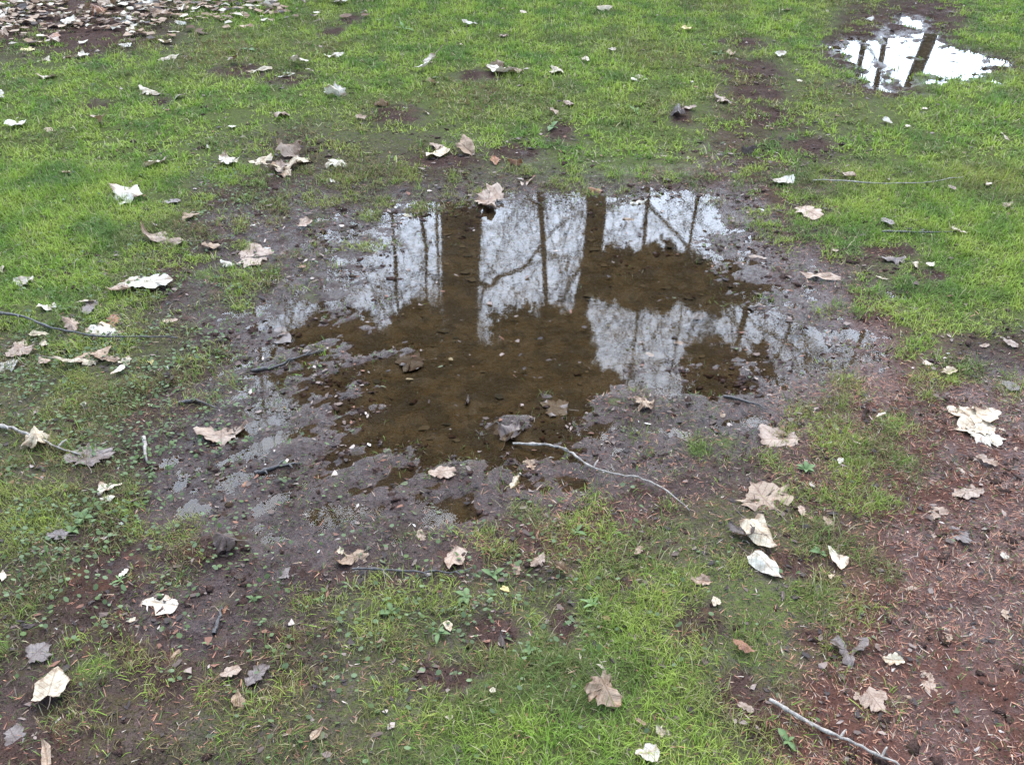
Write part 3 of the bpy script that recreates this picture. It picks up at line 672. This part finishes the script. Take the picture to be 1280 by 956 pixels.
NTRI = []
GR = []
for (y0, y1, ntuft, nb, ws) in ((.75, 2.2, 12500, 13, .00075), (2.2, 3.8, 17000, 10, .0012), (3.8, 7.6, 23000, 7, .0025), (7.6, 14, 3500, 6, .006)):
    tx, ty, _ = scatter(int(ntuft * 1.7), y0, y1)
    c = cover(tx, ty)
    cl = fbm(tx, ty, 10, 2, 61) * .75 + fbm(tx, ty, 3.2, 3, 67) * .75 - .06
    keep = rng.uniform(0, 1, len(tx)) < sstep(0, .14, c) * np.clip(sstep(.22, .78, c + cl * (1.55 - c)), 0, 1)
    tx, ty, c = tx[keep], ty[keep], c[keep]
    x = np.repeat(tx, nb) + rng.normal(0, .014, len(tx) * nb); y = np.repeat(ty, nb) + rng.normal(0, .014, len(tx) * nb)
    cc = np.repeat(c, nb); n = len(x)
    L = rng.uniform(.010, .034, n) * (.65 + .45 * cc) * (1 + .45 * np.repeat(rng.normal(0, 1, len(tx)).clip(-1, 1.6), nb))
    for lx, ly, ls in LEAF_SPOTS:
        if y0 - .3 < ly < y1 + .3:
            q = (x - lx) ** 2 + (y - ly) ** 2 < (.27 * ls) ** 2
            L[q] *= .45
    L = np.maximum(L, .004)
    n1 = fbm(x, y, 4.5, 2, 71); n2 = fbm(x, y, 1.1, 2, 75); n3 = np.repeat(rng.normal(0, 1, len(tx)), nb)
    g1 = np.array([.165, .265, .030]); g2 = np.array([.295, .345, .060]); g3 = np.array([.090, .140, .045]); g4 = np.array([.190, .125, .060])
    t = np.clip(.5 + 1.3 * n1 + .22 * n3, 0, 1)[:, None]
    col = g1 * (1 - t) + g2 * t
    b = np.clip(.10 - 1.4 * n1 + .15 * n3, 0, .7)[:, None]; col = col * (1 - b) + g3 * b
    b = (np.clip(1.12 - 1.2 * cc + 1.7 * n2 - .6 * n1, 0, 1) * .9 * (rng.uniform(0, 1, n) < .7))[:, None]; col = col * (1 - b) + g4 * b
    s = (rng.uniform(0, 1, n) < .07)[:, None]; col = np.where(s, [.36, .30, .16], col)
    col = col * rng.uniform(.65, 1.3, n)[:, None]
    GR.append(blades(x, y, L, np.full(n, ws) * rng.uniform(.7, 1.4, n), np.abs(rng.normal(.45, .45, n)), rng.uniform(0, 6.283, n), col, rng.uniform(-.2, 1.2, n)))
V, F, C = assemble(GR)
NTRI.append(('grass', len(F)))
tag(obj_np('grass', V, F, M_GRASS, col=C), 'short mossy green grass of the lawn, thin near the puddle', 'grass', kind='stuff')

# single flattened blades and stems all over the bare ground
GR = []
for (y0, y1, n0, ws) in ((.75, 2.2, 60000, .0008), (2.2, 3.8, 60000, .0011), (3.8, 7.6, 26000, .0018)):
    x, y, _ = scatter(n0, y0, y1); h = height(x, y); c = cover(x, y)
    k = (rng.uniform(0, 1, n0) < .42 + 1.1 * fbm(x, y, 5, 2, 97) - .5 * sstep(.004, -.006, h)) & (h > -.006) & (c < .75); x, y = x[k], y[k]; n = len(x)
    pal = np.array([[.10, .15, .035], [.075, .085, .030], [.13, .10, .055], [.06, .045, .03], [.17, .21, .05], [.26, .21, .14]])
    col = pal[rng.choice(6, n, p=[.24, .25, .2, .15, .10, .06])] * rng.uniform(.6, 1.3, n)[:, None]
    GR.append(blades(x, y, rng.uniform(.008, .026, n), np.full(n, ws) * rng.uniform(.6, 1.5, n), rng.uniform(.5, 1.45, n), rng.uniform(0, 6.283, n), col, rng.uniform(-.1, .5, n)))
V, F, C = assemble(GR); NTRI.append(('sprigs', len(F)))
tag(obj_np('trampled_grass', V, F, M_GRASS, col=C), 'sparse trampled blades scattered over bare mud', 'trampled grass', kind='stuff')

# dead strands
GR = []
for (y0, y1, n0, ws) in ((.75, 2.2, 260000, .0008), (2.2, 3.8, 150000, .0011), (3.8, 7.6, 30000, .0018)):
    x, y, _ = scatter(n0, y0, y1); d = deadmap(x, y); h = height(x, y)
    k = (rng.uniform(0, 1, n0) < d ** 1.5 * (.65 + .8 * fbm(x, y, 6, 2, 81))) & (h > 0); x, y = x[k], y[k]; n = len(x)
    pal = np.array([[.29, .115, .065], [.38, .18, .10], [.08, .042, .032], [.38, .25, .16], [.20, .105, .085], [.46, .36, .27]])
    col = pal[rng.choice(6, n, p=[.27, .24, .24, .1, .11, .04])] * rng.uniform(.6, 1.25, n)[:, None]
    GR.append(blades(x, y, rng.uniform(.007, .024, n), np.full(n, ws) * rng.uniform(.7, 1.5, n), rng.uniform(1.05, 1.5, n), rng.uniform(0, 6.283, n), col, rng.uniform(-.1, .2, n)))
V, F, C = assemble(GR)
NTRI.append(('dead', len(F)))
tag(obj_np('dead_grass', V, F, M_DEB, col=C), 'reddish brown mat of dead grass strands on the mud', 'dead grass', kind='stuff')

# crumbs, leaf bits and straw on the mud
def crumbs(n0, y0, y1, smin, smax):
    x, y, _ = scatter(n0, y0, y1); h = height(x, y); c = cover(x, y)
    cl = fbm(x, y, 5, 2, 91)
    k = (rng.uniform(0, 1, n0) < (.55 - .35 * c + cl * .6)) & ((h > -.003) | (rng.uniform(0, 1, n0) < .10)); x, y, h = x[k], y[k], h[k]; n = len(x)
    s = smin + (smax - smin) * rng.uniform(0, 1, n) ** 5.5; e = rng.uniform(.2, .8, n); az = rng.uniform(0, 6.283, n)
    pal = np.array([[.045, .030, .024], [.12, .078, .058], [.22, .155, .12], [.38, .29, .23], [.19, .085, .05], [.10, .105, .05], [.55, .48, .40]])
    col = pal[rng.choice(7, n, p=[.46, .27, .12, .03, .07, .045, .005])] * rng.uniform(.7, 1.3, n)[:, None]
    a = np.stack([np.cos(az), np.sin(az)], 1); b = np.stack([-a[:, 1], a[:, 0]], 1)
    V = []
    for ua, ub in ((-1, -.25), (-.3, -1), (.8, -.6), (1, .35), (.1, .95), (-.75, .6)):
        j = rng.uniform(.4, 1.35, n)
        q = np.zeros((n, 3)); q[:, 0] = x; q[:, 1] = y
        q[:, :2] += a * (ua * s * j * .5)[:, None] + b * (ub * s * j * e * .5)[:, None]
        q[:, 2] = np.maximum(h, 0) + .0012 + rng.uniform(0, .22, n) * s; V.append(q)
    V = np.stack(V, 1).reshape(-1, 3); o = np.arange(n)[:, None] * 6
    F = np.concatenate([o + [0, 1, 5], o + [1, 2, 5], o + [2, 4, 5], o + [2, 3, 4]], 1).reshape(-1, 3)
    return V, F, np.repeat(col, 6, 0)
V, F, C = assemble([crumbs(44000, .75, 2.4, .0018, .022), crumbs(34000, 2.4, 4.2, .0028, .030), crumbs(12000, 4.2, 7.5, .006, .04)])
tag(obj_np('plant_debris', V, F, M_DEB, col=C), 'crumbs of rotted leaves and straw strewn over the mud', 'debris', kind='stuff')

# churned lumps of mud
ph_ = (1 + 5 ** .5) / 2
ICO = np.array([(-1, ph_, 0), (1, ph_, 0), (-1, -ph_, 0), (1, -ph_, 0), (0, -1, ph_), (0, 1, ph_), (0, -1, -ph_), (0, 1, -ph_), (ph_, 0, -1), (ph_, 0, 1), (-ph_, 0, -1), (-ph_, 0, 1)]) / 1.9
ICF = np.array([(0, 11, 5), (0, 5, 1), (0, 1, 7), (0, 7, 10), (0, 10, 11), (1, 5, 9), (5, 11, 4), (11, 10, 2), (10, 7, 6), (7, 1, 8), (3, 9, 4), (3, 4, 2), (3, 2, 6), (3, 6, 8), (3, 8, 9), (4, 9, 5), (2, 4, 11), (6, 2, 10), (8, 6, 7), (9, 8, 1)])
def clods(n0, y0, y1, smin, smax):
    x, y, _ = scatter(n0, y0, y1); h = height(x, y); c = cover(x, y); cl = fbm(x, y, 4.5, 3, 111)
    k = (rng.uniform(0, 1, n0) < np.clip(.28 + 1.5 * cl - .6 * c, 0, 1)) & (h > -.006) & (h < .030); x, y, h = x[k], y[k], h[k]; n = len(x)
    s = smin + (smax - smin) * rng.uniform(0, 1, n) ** 3.2; az = rng.uniform(0, 6.283, n); ca, sa = np.cos(az), np.sin(az)
    P = ICO[None] * rng.uniform(.30, 1.55, (n, 12, 1)) * np.stack([s * rng.uniform(.8, 1.7, n), s, s * rng.uniform(.30, .65, n)], 1)[:, None, :]
    V = np.stack([P[:, :, 0] * ca[:, None] - P[:, :, 1] * sa[:, None] + x[:, None], P[:, :, 0] * sa[:, None] + P[:, :, 1] * ca[:, None] + y[:, None], P[:, :, 2] + (h - s * .12)[:, None]], 2).reshape(-1, 3)
    F = (np.arange(n)[:, None, None] * 12 + ICF[None]).reshape(-1, 3)
    col = (np.array([.040, .029, .026]) + rng.uniform(0, 1, (n, 1)) ** 2 * np.array([.050, .038, .032])) * rng.uniform(.7, 1.3, n)[:, None]
    return V, F, np.repeat(col, 12, 0)
V, F, C = assemble([clods(16000, .75, 2.4, .0025, .012), clods(18000, 2.4, 4.2, .004, .015), clods(5000, 4.2, 7.2, .006, .020)]); NTRI.append(('clods', len(F)))
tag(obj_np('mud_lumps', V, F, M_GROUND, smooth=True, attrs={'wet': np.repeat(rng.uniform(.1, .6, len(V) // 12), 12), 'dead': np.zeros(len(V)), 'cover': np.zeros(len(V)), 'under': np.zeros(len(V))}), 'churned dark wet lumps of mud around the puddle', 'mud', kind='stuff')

# sunken leaves on the puddle bed
x = rng.uniform(-1.1, 1.6, 600); y = rng.uniform(1.6, 3.6, 600); h = height(x, y); k = h < -.004; x, y, h = x[k], y[k], h[k]; n = len(x)
s = .008 + .042 * rng.uniform(0, 1, n) ** 2; az = rng.uniform(0, 6.283, n); V = []
for j in range(7):
    rr = s * .5 * rng.uniform(.45, 1.15, n); V.append(np.stack([x + np.cos(az + j * .898) * rr, y + np.sin(az + j * .898) * rr * .75, np.minimum(h + .001 + rng.uniform(0, .12, n) * s, -.0008)], 1))
V = np.stack(V, 1).reshape(-1, 3); o = np.arange(n)[:, None] * 7
F = np.concatenate([o + [0, 1, 2], o + [0, 2, 3], o + [0, 3, 4], o + [0, 4, 5], o + [0, 5, 6]], 1).reshape(-1, 3)
pal = np.array([[.030, .022, .012], [.060, .040, .020], [.13, .10, .06], [.085, .055, .028]]); col = pal[rng.choice(4, n, p=[.48, .34, .06, .12])] * rng.uniform(.7, 1.2, n)[:, None]
tag(obj_np('sunken_leaf_bits', V, F, M_DEB, col=np.repeat(col, 7, 0)), 'dark sodden leaf bits sunk on the bed of the wide puddle', 'leaf bits', kind='stuff')

# tiny round leaved ground cover
def clover(n0, y0, y1):
    x, y, _ = scatter(n0, y0, y1); px, py = w2p(x, y)
    w = np.exp(-((px - 170) / 170) ** 2 - ((py - 500) / 170) ** 2) + .5 * np.exp(-((px - 60) / 120) ** 2 - ((py - 680) / 90) ** 2) + .55 * np.exp(-((px - 560) / 240) ** 2 - ((py - 790) / 100) ** 2) + .35 * np.exp(-((px - 300) / 90) ** 2 - ((py - 250) / 40) ** 2)
    h = height(x, y); cl = fbm(x, y, 7, 2, 93)
    k = (rng.uniform(0, 1, n0) < np.clip(w * (.5 + 1.3 * cl), 0, 1)) & (h > .002); x, y, h = x[k], y[k], h[k]; n = len(x)
    s = rng.uniform(.0025, .0065, n); az = rng.uniform(0, 6.283, n); V = []
    tx, ty = rng.normal(0, .35, n), rng.normal(0, .35, n); hh = h + rng.uniform(.004, .016, n)
    for j in range(6):
        ca, sa = np.cos(az + j * 1.047), np.sin(az + j * 1.047)
        V.append(np.stack([x + ca * s, y + sa * s * .8, hh + s * (tx * ca + ty * sa)], 1))
    V = np.stack(V, 1).reshape(-1, 3); o = np.arange(n)[:, None] * 6
    F = np.concatenate([o + [0, 1, 2], o + [0, 2, 3], o + [0, 3, 5], o + [3, 4, 5]], 1).reshape(-1, 3)
    col = (np.array([.095, .125, .042]) + rng.uniform(-.02, .035, (n, 1)) * np.array([1, 1, .9])) * rng.uniform(.7, 1.25, n)[:, None]
    return V, F, np.repeat(col, 6, 0)
V, F, C = assemble([clover(40000, .75, 2.4), clover(44000, 2.4, 4.2)])
tag(obj_np('ground_cover', V, F, M_WEED, col=C), 'tiny grey green round leaves creeping over the muddy rim', 'ground cover', kind='stuff')

# dense brown litter beyond the lawn edge
n = 15000
x = rng.uniform(-7, .3, n); y = rng.uniform(4.7, 9.0, n)
px, py = w2p(x, y); k = (py < 54 - px * .088 + rng.normal(0, 12, n)) & (px < 470) & (fbm(x, y, 1.6, 2, 99) > -.3)
x, y = x[k], y[k]; n = len(x); h = height(x, y); s = rng.uniform(.035, .085, n); az = rng.uniform(0, 6.283, n)
pal = np.array([[.12, .065, .036], [.25, .145, .082], [.38, .25, .155], [.06, .040, .028], [.55, .45, .32]])
col = pal[rng.choice(5, n, p=[.22, .27, .24, .13, .14])] * rng.uniform(.7, 1.25, n)[:, None]; V = []
for j in range(6):
    rr = s * .5 * rng.uniform(.6, 1.1, n); V.append(np.stack([x + np.cos(az + j * 1.047) * rr, y + np.sin(az + j * 1.047) * rr * .8, h + .010 + rng.uniform(0, .28, n) * s], 1))
V = np.stack(V, 1).reshape(-1, 3); o = np.arange(n)[:, None] * 6
F = np.concatenate([o + [0, 1, 2], o + [0, 2, 3], o + [0, 3, 5], o + [3, 4, 5]], 1).reshape(-1, 3)
tag(obj_np('leaf_litter', V, F, M_DEB, col=np.repeat(col, 6, 0)), 'thick brown leaf litter along the far lawn edge', 'leaf litter', kind='stuff')

# ------------------------------------------------------------------ trees (mirrored in the puddles)
def tree(x, y, r0, H, label, seed, lean=(0, 0), first=3.0, nlimb=9, levels=4, blobs=(), spread=1.0):
    r = random.Random(seed)
    e = bpy.data.objects.new('park_tree', None); link(e); e.location = (x, y, 0); tag(e, label, 'tree', 'trees mirrored in the puddles')
    T = Tube(12); n = 16
    w1, w2, wa = r.uniform(0, 6), r.uniform(0, 6), .5 * r0 + .03
    tp = [Vector((wa * (math.sin(w1 + i * .55) + .5 * math.sin(w2 + i * 1.3)) + r.gauss(0, .012), wa * math.sin(w2 + i * .6), H * i / n - .05)) for i in range(n + 1)]
    tr = [r0 * (1 + .7 * math.exp(-6.0 * i / n * H / 6)) * (1 - .88 * i / n) ** .9 * r.uniform(.92, 1.08) for i in range(n + 1)]
    T.path(tp, tr); link(bpy.data.objects.new('trunk', T.mesh('trunk', M_BARK)), e)
    B = Tube(3)
    def grow(p, d, L, rad, lv):
        k = 4; pts = [p]; q = p.copy(); dd = d.copy()
        for i in range(k):
            dd = (dd + Vector((r.gauss(0, .26), r.gauss(0, .26), r.gauss(.05, .2)))).normalized(); q = q + dd * L / k; pts.append(q.copy())
        B.path(pts, [max(rad * (1 - .6 * i / k), .004 + .00020 * y) for i in range(k + 1)])
        if lv <= 0: return
        for j in range(r.randint(3, 5) if lv > 1 else r.randint(3, 5)):
            t = r.uniform(.3, 1); i = min(int(t * k), k - 1); bp = pts[i].lerp(pts[i + 1], t * k - i)
            a = Vector((r.gauss(0, 1), r.gauss(0, 1), r.gauss(.25, .7))).normalized()
            nd = (dd * .75 + a * .8).normalized()
            grow(bp, nd, L * r.uniform(.45, .7), rad * r.uniform(.35, .5), lv - 1)
    for i in range(nlimb):
        zf = first / H + (1 - first / H) * (i + r.random() * .6) / nlimb; k = min(int(zf * n), n - 1); p = tp[k].lerp(tp[k + 1], zf * n - k)
        az = r.uniform(0, 6.283) if i % 2 else r.choice([0, math.pi]) + r.uniform(-.6, .6)
        d = Vector((math.cos(az), math.sin(az), r.uniform(.25, .9))).normalized()
        grow(p, d, H * r.uniform(.16, .30) * (1.15 - .6 * zf) * spread, tr[k] * r.uniform(.18, .32), levels - 1)
    link(bpy.data.objects.new('branches', B.mesh('branches', M_BARK)), e)
    if blobs:
        Vs = []; Cs = []; g = np.random.default_rng(seed)
        for bx, by, bz, rx, ry, rz, cnt in blobs:
            m = cnt; q = g.normal(0, 1, (m, 3)); q /= np.linalg.norm(q, axis=1)[:, None]; q *= (g.uniform(0, 1, m) ** .45)[:, None]
            q *= 1 + .25 * fbm(q[:, 0] * 2 + bx, q[:, 2] * 2 + bz, 1.3, 2, 5)[:, None]
            c = q * [rx, ry, rz] + [bx, by, bz]
            a = g.normal(0, 1, (m, 3)); a /= np.linalg.norm(a, axis=1)[:, None]; b = np.cross(a, g.normal(0, 1, (m, 3))); b /= np.linalg.norm(b, axis=1)[:, None]
            s = g.uniform(.04, .14, m)[:, None]
            Vs.append(np.stack([c - a * s, c + b * s * .6, c + a * s, c - b * s * .6], 1).reshape(-1, 3))
            Cs.append(np.repeat(np.array([.030, .042, .018]) * g.uniform(.5, 1.6, m)[:, None], 4, 0))
        Vs = np.concatenate(Vs); Cs = np.concatenate(Cs)
        link(bpy.data.objects.new('crown', mesh_np('crown', Vs, np.arange(len(Vs)).reshape(-1, 4), M_IVY, col=Cs)), e)
    return e
def mir(px, py, D):                     # where a thing D metres away must stand / how high to be mirrored there
    u = (px - 640) / FPX; v = (478 - py) / FPX; up = v * cp_ - sp_; fw = cp_ + v * sp_
    return u / fw * D, -up / fw * D - CAM_H
X1 = mir(589, 320, 11)[0]
def bl(x0, px, py, D, rx, rz, cnt, ry=.8):
    a, b = mir(px, py, D); return (a - x0, 0, b, rx, ry, rz, cnt)
tree(X1, 11, .335, 15, 'thick ivy crowned tree, widest trunk mirrored in the wide puddle', 11, first=3.6, nlimb=9,
     blobs=[bl(X1, 470, 470, 11, 1.3, .62, 5200), bl(X1, 590, 500, 11, 1.3, .85, 6000), bl(X1, 670, 480, 11, .95, .55, 4200), bl(X1, 500, 560, 11, 1.6, .9, 6500), bl(X1, 640, 590, 11, 1.5, .9, 6500),
            bl(X1, 420, 430, 11, .7, .3, 900), bl(X1, 380, 450, 11, .5, .3, 450), bl(X1, 700, 425, 11, .5, .25, 700), bl(X1, 650, 420, 11, .4, .25, 400), bl(X1, 520, 415, 11, .4, .22, 500), bl(X1, 740, 500, 11, .5, .3, 700)])
X2 = mir(731, 300, 13)[0]
tree(X2, 13, .19, 14, 'slimmer leaning limbed tree mirrored right beside the ivy crowned tree', 22, first=3.0, nlimb=13, spread=1.2,
     blobs=[bl(X2, 770, 343, 13, .55, .30, 1100), bl(X2, 805, 356, 13, .5, .25, 900), bl(X2, 850, 345, 13, .6, .22, 900), bl(X2, 885, 360, 13, .5, .20, 500), bl(X2, 935, 350, 13, .5, .16, 300), bl(X2, 830, 330, 13, .4, .2, 300)])
X3 = mir(925, 400, 12)[0]
tree(X3, 12, .085, 10, 'thin sapling with a dark leafy knot mirrored at the muddy puddle end', 33, first=3.5, nlimb=10, levels=3, blobs=[bl(X3, 895, 455, 12, .40, .26, 420), bl(X3, 925, 480, 12, .36, .30, 420), bl(X3, 900, 492, 12, .35, .22, 300), bl(X3, 955, 462, 12, .3, .18, 130), bl(X3, 870, 470, 12, .28, .2, 130)])
for i, (px, D, r0, H, lab, sd_) in enumerate([
        (677, 19, .11, 15, 'slender bare tree standing behind and between the two mirrored trunks', 41),
        (497, 16, .06, 12, 'slender bare tree mirrored among grass stems at the shallow rim', 43),
        (527, 20, .08, 15, 'straight bare tree behind the ivy crowned tree', 47),
        (548, 26, .09, 17, 'distant bare tree mirrored against the ivy crowned trunk', 53),
        (800, 22, .09, 16, 'bare twiggy tree mirrored in the bright open water', 159),
        (860, 27, .10, 18, 'tall far bare tree mirrored at the bright water corner', 161),
        (400, 18, .13, 14, 'bare tree with wide fine branches mirrored in grassy shallows', 67),
        (300, 24, .2, 17, 'old bare tree furthest along beyond the leaf litter', 71),
        (1000, 24, .15, 15, 'bare tree standing beyond the lawn behind the sapling', 73)]):
    tree(mir(px, 320, D)[0], D, r0, H, lab, sd_, first=2.2, nlimb=12, levels=4, spread=1.2)
tree(mir(1152, 75, 24)[0], 24, .24, 15, 'straight dark trunked tree mirrored in the small bright puddle', 79, first=8.2, nlimb=9)
tree(mir(1097, 75, 30)[0], 30, .14, 14, 'thin tree mirrored at the edge of the small puddle', 83, first=5.0, nlimb=9, levels=3)
tree(mir(1075, 90, 34)[0], 34, .18, 15, 'far slim tree mirrored in the grassy end of the small puddle', 89, first=5.0, nlimb=9, levels=3)
